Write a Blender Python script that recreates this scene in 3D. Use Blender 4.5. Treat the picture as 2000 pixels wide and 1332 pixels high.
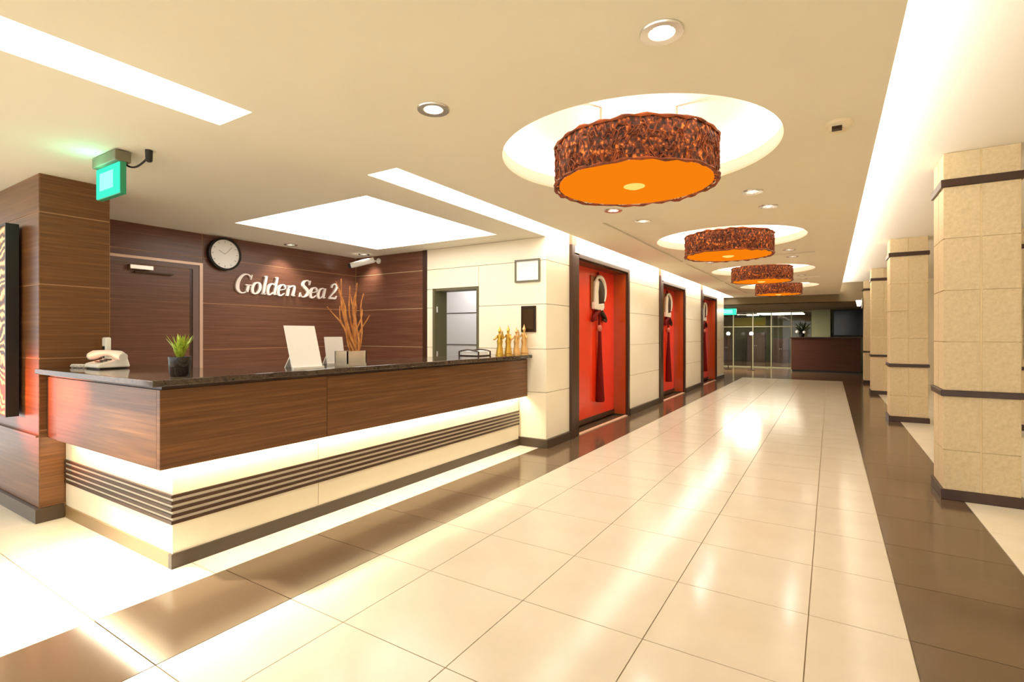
import bpy, bmesh, math, random
from mathutils import Vector, Matrix
random.seed(7)
H = 1.32                      # eye height in metres; coordinates below are in eye heights
scene = bpy.context.scene
for o in list(bpy.data.objects): bpy.data.objects.remove(o)

# ---------------------------------------------------------------- camera, world, exposure
cam_d = bpy.data.cameras.new('camera'); cam = bpy.data.objects.new('camera', cam_d)
scene.collection.objects.link(cam)
cam.location = (0, 0, H); cam.rotation_euler = (math.radians(90), 0, math.radians(32.0))
cam_d.sensor_width = 36; cam_d.lens = 995 / 2000 * 36; cam_d.shift_y = -13 / 2000
cam_d.clip_start = .02; cam_d.clip_end = 200
scene.camera = cam
w = bpy.data.worlds.new('world'); scene.world = w; w.use_nodes = True
w.node_tree.nodes['Background'].inputs[0].default_value = (1, .985, .96, 1)
w.node_tree.nodes['Background'].inputs[1].default_value = 2.0
vs = scene.view_settings
vs.view_transform = 'Standard'; vs.look = 'None'; vs.gamma = 1; vs.use_curve_mapping = False
vs.exposure = 0.0

# light strengths
E_PANEL, E_SLOT, E_COVE, E_RING, E_LED = 5.0, 10.0, 17.0, 9.0, 60.0
P_SPOT, P_WASH = 23.0, 30.0

# ---------------------------------------------------------------- materials
def srgb(r, g, b):
    f = lambda c: (c / 255 / 12.92) if c / 255 <= .04045 else ((c / 255 + .055) / 1.055) ** 2.4
    return (f(r), f(g), f(b), 1)
def mat(name, col, rough=.5, metal=0, spec=.5, emit=None, es=0, coat=0, alpha=1, trans=0):
    m = bpy.data.materials.new(name); m.use_nodes = True
    b = m.node_tree.nodes['Principled BSDF']
    b.inputs['Base Color'].default_value = col; b.inputs['Roughness'].default_value = rough
    b.inputs['Metallic'].default_value = metal; b.inputs['Specular IOR Level'].default_value = spec
    b.inputs['Coat Weight'].default_value = coat; b.inputs['Transmission Weight'].default_value = trans
    if emit: b.inputs['Emission Color'].default_value = emit; b.inputs['Emission Strength'].default_value = es
    return m
def noise_col(m, c1, c2, scale=(1, 1, 1), ns=5, detail=4, rough=.6, bump=0, lo=.3, hi=.7, c3=None):
    nt = m.node_tree; N = nt.nodes; L = nt.links; b = N['Principled BSDF']
    tc = N.new('ShaderNodeTexCoord'); mp = N.new('ShaderNodeMapping'); mp.inputs['Scale'].default_value = scale
    nz = N.new('ShaderNodeTexNoise'); nz.inputs['Scale'].default_value = ns; nz.inputs['Detail'].default_value = detail
    nz.inputs['Roughness'].default_value = rough
    cr = N.new('ShaderNodeValToRGB'); cr.color_ramp.elements[0].position = lo; cr.color_ramp.elements[1].position = hi
    cr.color_ramp.elements[0].color = c1; cr.color_ramp.elements[1].color = c2
    if c3: e = cr.color_ramp.elements.new((lo + hi) / 2); e.color = c3
    L.new(tc.outputs['Object'], mp.inputs[0]); L.new(mp.outputs[0], nz.inputs['Vector'])
    L.new(nz.outputs['Fac'], cr.inputs[0]); L.new(cr.outputs[0], b.inputs['Base Color'])
    if bump:
        bp = N.new('ShaderNodeBump'); bp.inputs['Strength'].default_value = bump; bp.inputs['Distance'].default_value = .01
        L.new(nz.outputs['Fac'], bp.inputs['Height']); L.new(bp.outputs[0], b.inputs['Normal'])
    return m
def emis(name, col, s):
    m = bpy.data.materials.new(name); m.use_nodes = True; nt = m.node_tree; nt.nodes.clear()
    e = nt.nodes.new('ShaderNodeEmission'); e.inputs[0].default_value = col; e.inputs[1].default_value = s
    o = nt.nodes.new('ShaderNodeOutputMaterial'); nt.links.new(e.outputs[0], o.inputs[0]); return m
M = {}
def wood(name, c1, c2, c3, rough=.32, z=26):
    return noise_col(mat(name, c1, rough), c1, c2, (.55, .55, z), 1.9, 6, .65, 0, .28, .72, c3)
M['wood'] = wood('brown_wood_laminate', srgb(84, 49, 22), srgb(138, 92, 50), srgb(110, 69, 35))
M['wood_reddened'] = wood('lighting_tinted_laminate', srgb(84, 48, 32), srgb(128, 84, 62), srgb(106, 66, 47))  # same laminate, reddened for how the light falls on the back wall
M['wood_edge'] = mat('dark_brown_trim', srgb(62, 36, 20), .35)
M['groove'] = mat('pale_groove', srgb(170, 125, 85), .5)
M['cream'] = noise_col(mat('cream_panel', srgb(250, 232, 195), .3), srgb(248, 235, 204), srgb(253, 241, 213), (1, 1, 1), 2)
M['joint'] = mat('panel_joint', srgb(196, 172, 128), .7)
M['paint'] = noise_col(mat('tan_ceiling_paint', srgb(238, 214, 166), .75), srgb(240, 231, 207), srgb(244, 236, 213), (1, 1, 1), .8)
M['white_paint'] = mat('white_ceiling_paint', srgb(247, 240, 228), .7)
M['beige_tile'] = noise_col(mat('polished_beige_tile', srgb(224, 206, 176), .15, spec=.22), srgb(211, 197, 171), srgb(218, 205, 180), (1, 1, 1), 3, 5)
M['ivory_tile'] = noise_col(mat('polished_ivory_tile', srgb(245, 235, 210), .16), srgb(240, 228, 200), srgb(247, 238, 216), (1, 1, 1), 3, 5)
M['dark_tile'] = noise_col(mat('polished_brown_tile', srgb(80, 60, 42), .13, spec=.7), srgb(96, 75, 54), srgb(104, 82, 60), (1, 1, 1), 1.5, 1)
M['grout'] = mat('floor_grout', srgb(176, 152, 112), .8)
M['grout_dark'] = mat('dark_floor_grout', srgb(120, 92, 62), .7)
M['granite'] = noise_col(mat('polished_granite', srgb(50, 38, 30), .08, spec=.6), srgb(34, 26, 20), srgb(84, 66, 52), (1, 1, 1), 60, 3)
M['plinth'] = mat('dark_plinth', srgb(70, 54, 38), .35)
M['slat'] = mat('dark_slat', srgb(66, 42, 28), .4)
M['sand_tile'] = noise_col(mat('sandstone_tile', srgb(226, 196, 140), .6), srgb(206, 184, 141), srgb(228, 208, 169), (1, 1, 1), 34, 6, .7, .25)
M['cream_grout'] = mat('cream_grout', srgb(250, 228, 180), .6)
M['red'] = noise_col(mat('red_lacquer', srgb(214, 48, 16), .28, coat=.3), srgb(236, 48, 12), srgb(248, 64, 20), (1, 1, 1), 2)
M['frame_dark'] = mat('dark_door_frame', srgb(66, 40, 22), .3)
M['silver'] = mat('polished_silver', (.85, .8, .72, 1), .22, 1)
M['ivory_metal'] = mat('ivory_enamel', srgb(240, 226, 200), .25)
M['bronze'] = mat('dark_bronze', srgb(60, 42, 26), .35, .6)
M['maroon'] = mat('maroon_thread', srgb(112, 14, 4), .8, spec=.2)
M['gold'] = mat('gold_paint', srgb(214, 170, 70), .35, .75)
M['tan_gold'] = mat('pale_gold_paint', srgb(226, 180, 110), .4, .5)
M['black'] = mat('black_plastic', srgb(24, 22, 20), .4)
M['white_plastic'] = mat('white_plastic', srgb(240, 235, 222), .35)
M['paper'] = mat('white_paper', srgb(250, 246, 240), .6)
M['steel'] = mat('brushed_steel', (.72, .66, .6, 1), .3, 1)
M['glass'] = mat('clear_glass', (1, 1, 1, 1), .02, trans=1)
M['glass'].node_tree.nodes['Principled BSDF'].inputs['IOR'].default_value = 1.3
M['leaf'] = noise_col(mat('green_leaf', srgb(150, 180, 40), .5), srgb(96, 130, 24), srgb(190, 205, 70), (1, 1, 1), 30)
M['twig'] = noise_col(mat('dried_twig', srgb(200, 130, 60), .7), srgb(150, 84, 34), srgb(226, 160, 86), (1, 1, 1), 12)
M['weave'] = noise_col(mat('woven_rattan', srgb(120, 52, 18), .55), srgb(58, 20, 6), srgb(170, 78, 26), (1, 1, 1), 14)
M['shade'] = noise_col(mat('rattan_shade', srgb(110, 44, 14), .7, emit=(1, .30, .04, 1), es=.30), srgb(44, 14, 4), srgb(226, 122, 40), (1, 1, .8), 46, 2, .5, .5, .40, .68, srgb(112, 46, 14))
def _shade_glow():
    nt = M['shade'].node_tree; cr = [n for n in nt.nodes if n.type == 'VALTORGB'][0]
    nt.links.new(cr.outputs[0], nt.nodes['Principled BSDF'].inputs['Emission Color'])
_shade_glow()
M['diffuser'] = emis('glowing_orange_fabric', (1, .235, .004, 1), .95)
M['finial'] = emis('glowing_lamp_centre', (1, .62, .14, 1), 1.25)
M['panel_light'] = emis('white_light_panel', (1, .97, .91, 1), E_PANEL)
M['slot_light'] = emis('slot_light', (1, .96, .88, 1), E_SLOT)
M['cove_light'] = emis('cove_light', (1, .97, .92, 1), E_COVE)
M['ring_light'] = emis('ring_light', (1, .95, .82, 1), E_RING)
M['led'] = emis('warm_led', (1, .92, .70, 1), E_LED)
M['bulb'] = emis('downlight_bulb', (1, .95, .84, 1), 8)
M['exit'] = emis('green_exit_face', (.06, .92, .60, 1), 1.15)
M['exit_mid'] = emis('pale_exit_symbol', (.40, 1.0, .95, 1), 1.1)
M['can'] = mat('downlight_can', (.75, .72, .66, 1), .25, .8)
M['grey_wall'] = mat('pale_grey_wall', srgb(206, 202, 200), .6)
M['olive'] = mat('olive_grey_wall', srgb(120, 116, 84), .7)
M['lobby_ceiling'] = mat('grey_brown_ceiling', srgb(128, 112, 84), .8)
M['tv'] = mat('black_screen', srgb(26, 20, 26), .15)
M['desk'] = wood('reddish_wood', srgb(62, 25, 7), srgb(92, 44, 16), srgb(78, 34, 11), .6)
M['yellow_wall'] = mat('yellow_green_wall', srgb(214, 196, 70), .7)
M['lobby_lamp'] = emis('lobby_lamp', (1, .93, .72, 1), 9.0)
M['mullion'] = mat('olive_aluminium', srgb(150, 146, 116), .4, .3)
M['globe'] = emis('globe_lamp', (1, .96, .84, 1), 2.5)
# painting: gold and brown swirls
def painting_mat():
    m = mat('gilded_painting', srgb(200, 150, 60), .45); nt = m.node_tree; N = nt.nodes; L = nt.links; b = N['Principled BSDF']
    tc = N.new('ShaderNodeTexCoord'); wv = N.new('ShaderNodeTexWave'); wv.wave_type = 'RINGS'
    wv.inputs['Scale'].default_value = 5; wv.inputs['Distortion'].default_value = 14; wv.inputs['Detail'].default_value = 3
    cr = N.new('ShaderNodeValToRGB'); e = cr.color_ramp.elements
    e[0].position = .15; e[0].color = srgb(92, 42, 10); e[1].position = .85; e[1].color = srgb(250, 222, 160)
    k = e.new(.5); k.color = srgb(190, 128, 34)
    L.new(tc.outputs['Object'], wv.inputs[0]); L.new(wv.outputs[1], cr.inputs[0]); L.new(cr.outputs[0], b.inputs['Base Color'])
    return m
M['painting'] = painting_mat()

# ---------------------------------------------------------------- mesh helpers
C = scene.collection
class MB:
    def __init__(s): s.v = []; s.f = []
    def box(s, x0, x1, y0, y1, z0, z1):
        n = len(s.v)
        s.v += [(x0, y0, z0), (x1, y0, z0), (x1, y1, z0), (x0, y1, z0), (x0, y0, z1), (x1, y0, z1), (x1, y1, z1), (x0, y1, z1)]
        s.f += [tuple(n + i for i in q) for q in ((0, 3, 2, 1), (4, 5, 6, 7), (0, 1, 5, 4), (1, 2, 6, 5), (2, 3, 7, 6), (3, 0, 4, 7))]
        return s
    def hexa(s, p):
        n = len(s.v); s.v += [tuple(q) for q in p]
        s.f += [tuple(n + i for i in q) for q in ((0, 3, 2, 1), (4, 5, 6, 7), (0, 1, 5, 4), (1, 2, 6, 5), (2, 3, 7, 6), (3, 0, 4, 7))]
        return s
    def quad(s, *p):
        n = len(s.v); s.v += [tuple(q) for q in p]; s.f.append(tuple(range(n, n + len(p)))); return s
    def prism(s, pts, ax, a0, a1):
        """polygon pts (2-D) extruded along axis ax between a0 and a1"""
        n = len(s.v); k = len(pts)
        def P(p, a):
            return {'z': (p[0], p[1], a), 'y': (p[0], a, p[1]), 'x': (a, p[0], p[1])}[ax]
        s.v += [P(p, a0) for p in pts] + [P(p, a1) for p in pts]
        s.f.append(tuple(range(n, n + k))[::-1]); s.f.append(tuple(range(n + k, n + 2 * k)))
        for i in range(k): j = (i + 1) % k; s.f.append((n + i, n + j, n + k + j, n + k + i))
        return s
    def lathe(s, prof, cx=0, cy=0, cz=0, seg=32, close=False, ax='z', cap=True):
        n = len(s.v); k = len(prof)
        for i in range(seg):
            a = 2 * math.pi * i / seg; c, q = math.cos(a), math.sin(a)
            for r, z in prof:
                if ax == 'z': s.v.append((cx + r * c, cy + r * q, cz + z))
                elif ax == 'x': s.v.append((cx + z, cy + r * c, cz + r * q))
                else: s.v.append((cx + r * c, cy + z, cz + r * q))
        for i in range(seg):
            j = (i + 1) % seg
            for t in range(k if close else k - 1):
                u = (t + 1) % k
                s.f.append((n + i * k + t, n + j * k + t, n + j * k + u, n + i * k + u))
        if not close and cap:
            if prof[0][0] > 1e-6: s.f.append(tuple(n + i * k for i in range(seg))[::-1])
            if prof[-1][0] > 1e-6: s.f.append(tuple(n + i * k + k - 1 for i in range(seg)))
        return s
    def tube(s, pts, r, sides=6, cap=True):
        pts = [Vector(p) for p in pts]; n = len(s.v); k = len(pts)
        rr = r if isinstance(r, (list, tuple)) else [r] * k
        up = Vector((0, 0, 1)); t0 = (pts[1] - pts[0]).normalized()
        if abs(t0.dot(up)) > .9: up = Vector((1, 0, 0))
        for i, p in enumerate(pts):
            t = (pts[min(i + 1, k - 1)] - pts[max(i - 1, 0)]).normalized()
            a = t.cross(up).normalized(); b = a.cross(t).normalized(); up = b
            for q in range(sides):
                an = 2 * math.pi * q / sides; s.v.append(tuple(p + (a * math.cos(an) + b * math.sin(an)) * rr[i]))
        for i in range(k - 1):
            for q in range(sides):
                q2 = (q + 1) % sides
                s.f.append((n + i * sides + q, n + i * sides + q2, n + (i + 1) * sides + q2, n + (i + 1) * sides + q))
        if cap: s.f.append(tuple(range(n, n + sides))[::-1]); s.f.append(tuple(range(n + (k - 1) * sides, n + k * sides)))
        return s
    def ball(s, cx, cy, cz, rx, ry=None, rz=None, seg=12, rings=8):
        ry = ry or rx; rz = rz or rx
        n0 = len(s.v)
        s.lathe([(math.sin(math.pi * i / rings) if 0 < i < rings else 1e-7, -math.cos(math.pi * i / rings)) for i in range(rings + 1)], seg=seg)
        for i in range(n0, len(s.v)): x, y, z = s.v[i]; s.v[i] = (cx + x * rx, cy + y * ry, cz + z * rz)
        return s
    def build(s, name, m, parent=None, origin=None, bevel=0, smooth=False, kind=None, label=None):
        if origin is None:
            if parent is not None: origin = tuple(c / H for c in wloc(parent))
            else:
                xs = [p[0] for p in s.v]; ys = [p[1] for p in s.v]; zs = [p[2] for p in s.v]
                origin = ((min(xs) + max(xs)) / 2, (min(ys) + max(ys)) / 2, min(zs))
        me = bpy.data.meshes.new(name)
        me.from_pydata([((x - origin[0]) * H, (y - origin[1]) * H, (z - origin[2]) * H) for x, y, z in s.v], [], s.f)
        bm = bmesh.new(); bm.from_mesh(me); bmesh.ops.remove_doubles(bm, verts=bm.verts, dist=1e-5)
        bmesh.ops.recalc_face_normals(bm, faces=bm.faces); bm.to_mesh(me); bm.free()
        if smooth:
            for p in me.polygons: p.use_smooth = True
        me.materials.append(M[m] if isinstance(m, str) else m); me.update()
        o = bpy.data.objects.new(name, me); C.objects.link(o)
        pw = wloc(parent) if parent is not None else Vector((0, 0, 0))
        o.parent = parent; o.location = Vector(origin) * H - pw
        if bevel:
            b = o.modifiers.new('bevel', 'BEVEL'); b.width = bevel * H; b.segments = 2; b.limit_method = 'ANGLE'
        if smooth:
            try: me.set_sharp_from_angle(angle=math.radians(38))
            except Exception: pass
        if kind: o['kind'] = kind
        if label: o['label'] = label
        return o
def wloc(o):
    v = Vector((0, 0, 0))
    while o is not None: v += Vector(o.location); o = o.parent
    return v
def thing(name, loc, label, cat, group=None):
    o = bpy.data.objects.new(name, None); C.objects.link(o); o.location = Vector(loc) * H
    o.empty_display_size = .1; o['label'] = label; o['category'] = cat
    if group: o['group'] = group
    return o
def tag(o, label, cat, group=None):
    o['label'] = label; o['category'] = cat
    if group: o['group'] = group
    return o
def struct(name, loc=(0, 0, 0)):
    o = bpy.data.objects.new(name, None); C.objects.link(o); o.location = Vector(loc) * H; o['kind'] = 'structure'; return o
def inst(src, name, parent, loc):
    """another object on the same mesh, origin at loc (eye heights, world)"""
    o = src.copy(); C.objects.link(o); o.parent = parent
    o.location = Vector(loc) * H - (wloc(parent) if parent is not None else Vector((0, 0, 0))); return o
def copy_tree(o, parent=None):
    c = o.copy(); C.objects.link(c); c.parent = parent
    for ch in list(o.children): copy_tree(ch, c)
    return c
def children(o): return [x for x in bpy.data.objects if x.parent == o]
def box(name, m, parent, x0, x1, y0, y1, z0, z1, bevel=0, kind=None, label=None):
    return MB().box(x0, x1, y0, y1, z0, z1).build(name, m, parent, ((x0 + x1) / 2, (y0 + y1) / 2, z0), bevel, kind=kind, label=label)

# plan of the place (eye heights)
XW = -2.115        # corridor wall with the red doors
XB = -4.55         # wood wall behind the counter
YS = 3.95          # wall across the end of the counter
ZC, ZU = 1.86, 2.10
YE = 12.9          # where the corridor opens into the far lobby
XE = .17           # edge of the lowered ceiling
JZ = [.487, .87, 1.268, 1.655]      # heights of the panel joints

# ================================================================ FLOOR
floor = box('floor', 'grout', None, -6, 3.4, -3, 21.5, -.06, -.006)
floor['kind'] = 'structure'
G = .0018
cache = {}
def tile(nm, m, x0, x1, y0, y1):
    key = (m, round(x1 - x0, 4), round(y1 - y0, 4)); c = ((x0 + x1) / 2, (y0 + y1) / 2, -.006)
    if key in cache: return inst(cache[key], nm, floor, c)
    cache[key] = box(nm, m, floor, x0 + G, x1 - G, y0 + G, y1 - G, -.006, 0); return cache[key]
ys = [1.19 + .455 * k for k in range(-10, 28)]
YN, YF = .28, 6.65
def field(nm, m, xs, y0, y1):
    """tiles between the x joints: single ones where the photograph shows them large, the rest joined"""
    rest = MB()
    yy = [y0] + [y for y in ys if y0 + .05 < y < y1 - .05] + [y1]
    for a, b in zip(xs[:-1], xs[1:]):
        for c, d in zip(yy[:-1], yy[1:]):
            if d > YN and c < YF: tile(nm, m, a, b, c, d)
            else: rest.box(a + G, b - G, c + G, d - G, -.006, 0)
    if rest.v: rest.build(nm + '_field', m, floor, kind='stuff')
field('beige_tile', 'beige_tile', [-1.73, -1.435, -.98, -.523, -.066, .22], -3, YE)
field('brown_tile', 'dark_tile', [-2.18, -1.73], -3, YE)
field('brown_tile', 'dark_tile', [.22, .68], -3, YE)
field('ivory_tile', 'ivory_tile', [-6, -5.365, -4.91, -4.455, -4.0, -3.545, -3.09, -2.635, -2.18], -3, 1.15)
field('ivory_tile', 'ivory_tile', [-2.40, -2.18], 1.15, 3.95)
field('ivory_tile', 'ivory_tile', [.68, 1.135, 1.59, 2.045, 2.5, 2.955, 3.4], -3, YE)
MB().box(-6, 3.4, YE, 21.5, -.006, 0).build('lobby_floor', 'dark_tile', floor)
MB().box(-6, -2.40, 1.15, YE, -.006, 0).build('office_floor', 'grey_wall', floor)
MB().box(-2.40, -2.18, YS, YE, -.006, 0).build('niche_floor', 'dark_tile', floor)

# ================================================================ CEILING
def circ(cx, cy, r, n): return [(cx + r * math.cos(2 * math.pi * i / n), cy + r * math.sin(2 * math.pi * i / n)) for i in range(n)]
def rect(x0, x1, y0, y1): return [(x0, y0), (x1, y0), (x1, y1), (x0, y1)]
def sheet(name, m, outer, holes, z, thick, parent=None):
    bm = bmesh.new()
    for loop in [outer] + holes:
        vs_ = [bm.verts.new((x * H, y * H, z * H)) for x, y in loop]
        for i in range(len(vs_)): bm.edges.new((vs_[i], vs_[(i + 1) % len(vs_)]))
    bmesh.ops.triangle_fill(bm, use_beauty=True, use_dissolve=False, edges=bm.edges[:], normal=(0, 0, -1))
    for f in bm.faces:
        f.normal_update()
        if f.normal.z > 0: f.normal_flip()
    me = bpy.data.meshes.new(name); bm.to_mesh(me); bm.free(); me.materials.append(M[m])
    o = bpy.data.objects.new(name, me); C.objects.link(o)
    if parent is not None: o.parent = parent; o.location = -wloc(parent)
    s = o.modifiers.new('solid', 'SOLIDIFY'); s.thickness = thick * H; s.offset = -1
    return o
LX = -.80; LAMPS = [2.39, 5.05, 7.73, 10.40]; RR = .635
DL = [(-.407, 1.455), (-1.285, 1.49), (-1.277, 3.37), (-.398, 3.37)]
DL_T = [(-.36, 3.88), (-1.23, 3.88), (-.36, 5.98), (-1.24, 5.98), (-.36, 6.52), (-1.24, 6.52), (-.36, 8.66), (-1.24, 8.66), (-.36, 9.2), (-1.24, 9.2)]
DL_B = [(-4.39, 3.02), (-4.25, 3.80)]
DL_N = [(-2.95, .55)]       # unseen, added left of the view to bleach the floor
TR = [(-1.50, -.135, 3.72, 6.24), (-1.50, -.135, 6.38, 8.92), (-1.50, -.135, 9.06, 11.6)]
SL1 = (-2.13, -1.90, -2.6, 1.14); SL2 = (XW - .003, -1.90, 1.917, YE - .1)
PN = (-3.90, -2.44, 2.20, 3.66)
DR = .046
holes = [rect(*SL1), rect(*SL2), rect(*PN), circ(LX, LAMPS[0], RR, 96)] + [circ(x, y, DR, 20) for x, y in DL + DL_B + DL_N] + [rect(*t) for t in TR]
ceiling = sheet('ceiling', 'paint', rect(-6, XE, -3, YE), holes, ZC, .012); ceiling['kind'] = 'structure'
ZT = ZC + .016
for i, t in enumerate(TR):
    hs = [circ(LX, LAMPS[i + 1], RR, 96)] + [circ(x, y, DR, 16) for x, y in DL_T if t[2] < y < t[3]]
    sheet('ceiling_tray', 'paint', rect(t[0] - .03, t[1] + .03, t[2] - .03, t[3] + .03), hs, ZT, .012, ceiling)
# lowered ceiling's raised lip, cove shelf and the higher ceiling over the pillars
box('cove_lip', 'white_paint', ceiling, XE - .03, XE, -3, YE, ZC + .012, ZC + .045)
box('cove_back', 'white_paint', ceiling, XE - .22, XE - .19, -3, YE, ZC + .012, ZU)
MB().box(XE - .17, XE - .07, -2.9, YE - .1, ZC + .02, ZC + .035).build('cove_light_strip', 'cove_light', ceiling)
MB().box(XE - .22, 3.4, -3, YE, ZU, ZU + .05).build('upper_ceiling', 'white_paint', ceiling)
# slots with diffusers
for n, s in ((1, SL1), (2, SL2)):
    m = MB()
    zt = ZC + .14; e = .003; s_ = s; s = (s[0] - e, s[1] + e, s[2] - e, s[3] + e)
    if n == 1: m.quad((s[0], s[2], ZC), (s[0], s[3], ZC), (s[0], s[3], zt), (s[0], s[2], zt))
    else: m.quad((s[0], s[2], ZC), (s[0], YS, ZC), (s[0], YS, zt), (s[0], s[2], zt))
    m.quad((s[1], s[2], ZC), (s[1], s[3], ZC), (s[1], s[3], zt), (s[1], s[2], zt))
    m.quad((s[0], s[2], ZC), (s[1], s[2], ZC), (s[1], s[2], zt), (s[0], s[2], zt))
    m.quad((s[0], s[3], ZC), (s[1], s[3], ZC), (s[1], s[3], zt), (s[0], s[3], zt))
    m.build('slot_side', 'white_paint', ceiling)
    MB().box(s[0], s[1], s[2], s[3], zt, zt + .02).build('slot_diffuser', 'slot_light', ceiling)
m = MB(); zt = ZC + .09; PN = (PN[0] - .003, PN[1] + .003, PN[2] - .003, PN[3] + .003)
for a, b in (((PN[0], PN[2]), (PN[1], PN[2])), ((PN[1], PN[2]), (PN[1], PN[3])), ((PN[1], PN[3]), (PN[0], PN[3])), ((PN[0], PN[3]), (PN[0], PN[2]))):
    m.quad((*a, ZC), (*b, ZC), (*b, zt), (*a, zt))
m.build('light_panel_side', 'white_paint', ceiling)
MB().box(PN[0], PN[1], PN[2], PN[3], zt, zt + .02).build('light_panel_diffuser', 'panel_light', ceiling)
# round recesses over the drum lamps
def recess(cx, cy, z0):
    MB().lathe([(RR + .004, .002), (RR + .004, .07), (RR + .11, .07), (RR + .11, .19), (.0001, .19)], cx, cy, z0, 96, cap=False).build('round_recess', 'white_paint', ceiling, smooth=True)
    MB().lathe([(RR + .03, .073), (RR + .09, .073), (RR + .09, .085), (RR + .03, .085)], cx, cy, z0, 48, close=True).build('recess_light_ring', 'ring_light', ceiling)
for i, y in enumerate(LAMPS): recess(LX, y, ZC if i == 0 else ZT)

# ================================================================ WALLS
def panels(parent, nm, m, axis, pos, a0, a1, zs, t=.014, gap=.0022, side=1, bevel=0):
    """wall panels on a plane: axis 'x' = plane X=pos with panels spanning Y; side = direction the panels stand proud"""
    for z0, z1 in zip(zs[:-1], zs[1:]):
        p0, p1 = (pos, pos + side * t) if side > 0 else (pos + side * t, pos)
        if axis == 'x': box(nm, m, parent, p0, p1, a0 + gap, a1 - gap, z0 + gap, z1 - gap)
        else: box(nm, m, parent, a0 + gap, a1 - gap, p0, p1, z0 + gap, z1 - gap)
ZS = [.075] + JZ + [ZC]
T = .014
# wall behind the counter (wood) with its door
wall_back = box('wall_back', 'groove', None, XB - .2, XB - .0025, 1.28, YS, 0, ZC); wall_back['kind'] = 'structure'
panels(wall_back, 'wood_panel', 'wood_reddened', 'x', XB - T, 2.288, YS, ZS, gap=.0032)
panels(wall_back, 'wood_panel', 'wood_reddened', 'x', XB - T, 1.28, 2.288, [1.606, 1.655, ZC], gap=.0032)
panels(wall_back, 'wood_panel', 'wood_reddened', 'x', XB - T, 1.28, 1.44, ZS[:-2] + [1.604], gap=.0032)
d = struct('door_4', (XB, 1.82, 0))
for z0, z1 in zip([.01] + JZ[:3], JZ[:3] + [1.545]):
    box('door_panel', 'wood_reddened', d, XB - T, XB + .001, 1.52, 2.186, z0 + .002, z1 - .002)
box('door_jamb', 'wood_edge', d, XB - T, XB - .001, 2.186, 2.21, 0, 1.548)
m = MB().box(XB - T, XB + .006, 2.21, 2.262, 0, 1.585).box(XB - T, XB + .006, 1.46, 2.21, 1.548, 1.585); m.build('door_frame', mat('mauve_grey_frame', srgb(112, 86, 78), .4), d)
m = MB().box(XB - T, XB + .012, 2.262, 2.288, 0, 1.606).box(XB - T, XB + .012, 1.44, 2.262, 1.585, 1.606); m.build('frame_edge', mat('pale_metal_edge', srgb(205, 172, 148), .35, .3), d)
dc = box('door_closer', 'steel', d, XB - .004, XB + .05, 1.74, 1.90, 1.50, 1.535, .004)
box('closer_arm', 'bronze', dc, XB + .01, XB + .035, 1.78, 2.05, 1.478, 1.488)
# wood-clad block at the left edge
wall_left = box('wall_left', 'groove', None, -6, -3.5725, .9675, 1.28, 0, ZC); wall_left['kind'] = 'structure'
panels(wall_left, 'wood_panel', 'wood', 'x', -3.57 - T, .965, 1.28, ZS, gap=.0032)
panels(wall_left, 'wood_panel', 'wood', 'y', .965 + T, -6, -3.57, [.075, .455, .87, 1.268, 1.655, ZC], side=-1, gap=.0032)
box('ledge', 'wood', wall_left, -6, -3.565, .950, .966, .452, .462)
bb = MB().box(-6, -3.55, .945, .967, 0, .075).box(-3.572, -3.55, .967, 1.066, 0, .075); o = bb.build('baseboard_left', 'plinth'); o['kind'] = 'structure'
# wall across the end of the counter: wood, then cream with a doorway
wall_end = MB().box(XB - .2, -3.545, YS + .0025, YS + .16, 0, ZC).box(-3.545, -3.397, YS + T, YS + .16, 0, ZC).box(-2.843, XW - T, YS + T, YS + .16, 0, ZC).box(-3.397, -2.843, YS + T, YS + .16, 1.455, ZC).build('wall_end', 'joint'); wall_end['kind'] = 'structure'
panels(wall_end, 'wood_panel', 'wood_reddened', 'y', YS + T, XB, -3.545, ZS, side=-1, gap=.0032)
box('wood_corner_strip', 'wood_edge', wall_end, -3.545, -3.49, YS - .006, YS + T, 0, ZC)
panels(wall_end, 'cream_panel', 'cream', 'y', YS + T, -3.49, -3.397, ZS[:-2] + [1.455], side=-1)
panels(wall_end, 'cream_panel', 'cream', 'y', YS + T, -3.49, -2.843, [1.455, 1.655], side=-1)
panels(wall_end, 'cream_panel', 'cream', 'y', YS + T, -3.49, XW, [1.655, ZC], side=-1)
panels(wall_end, 'cream_panel', 'cream', 'y', YS + T, -2.843, XW, ZS[:-1], side=-1)
d = struct('door_5', (-3.12, YS, 0))
m = MB().box(-3.40, -3.372, YS - .02, YS + .17, 0, 1.46).box(-2.868, -2.84, YS - .004, YS + .17, 0, 1.46).box(-3.372, -2.868, YS - .006, YS + .17, 1.435, 1.46)
m.build('door_frame', mat('olive_door_frame', srgb(96, 88, 60), .5), d)
for z in (.35, .8, 1.25): MB().lathe([(.010, -.03), (.010, .03)], -3.366, YS + .01, z, 10).build('hinge', 'steel', d)
# office seen through that doorway
wall_office = MB().box(-4.2, -2.62, 5.0, 5.05, 0, ZC).box(-4.25, -4.2, YS + .16, 5.05, 0, ZC).build('wall_office', 'grey_wall'); wall_office['kind'] = 'structure'
MB().box(-2.66, -2.62, YS + .16, 5.0, 0, ZC).build('side_partition', mat('pale_green_wall', srgb(176, 186, 150), .6), wall_office)
for z in (.40, .87, 1.26): box('panel_joint', 'wood_edge', wall_office, -4.2, -2.66, 4.994, 5.0, z, z + .008)
l = bpy.data.lights.new('office_fill', 'AREA'); l.energy = 22; l.size = .5; l.color = (.92, .94, 1)  # added fill without a fixture, brightens the room behind the doorway
o = bpy.data.objects.new('office_fill', l); C.objects.link(o); o.location = Vector((-3.5, 4.6, ZC - .03)) * H
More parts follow.
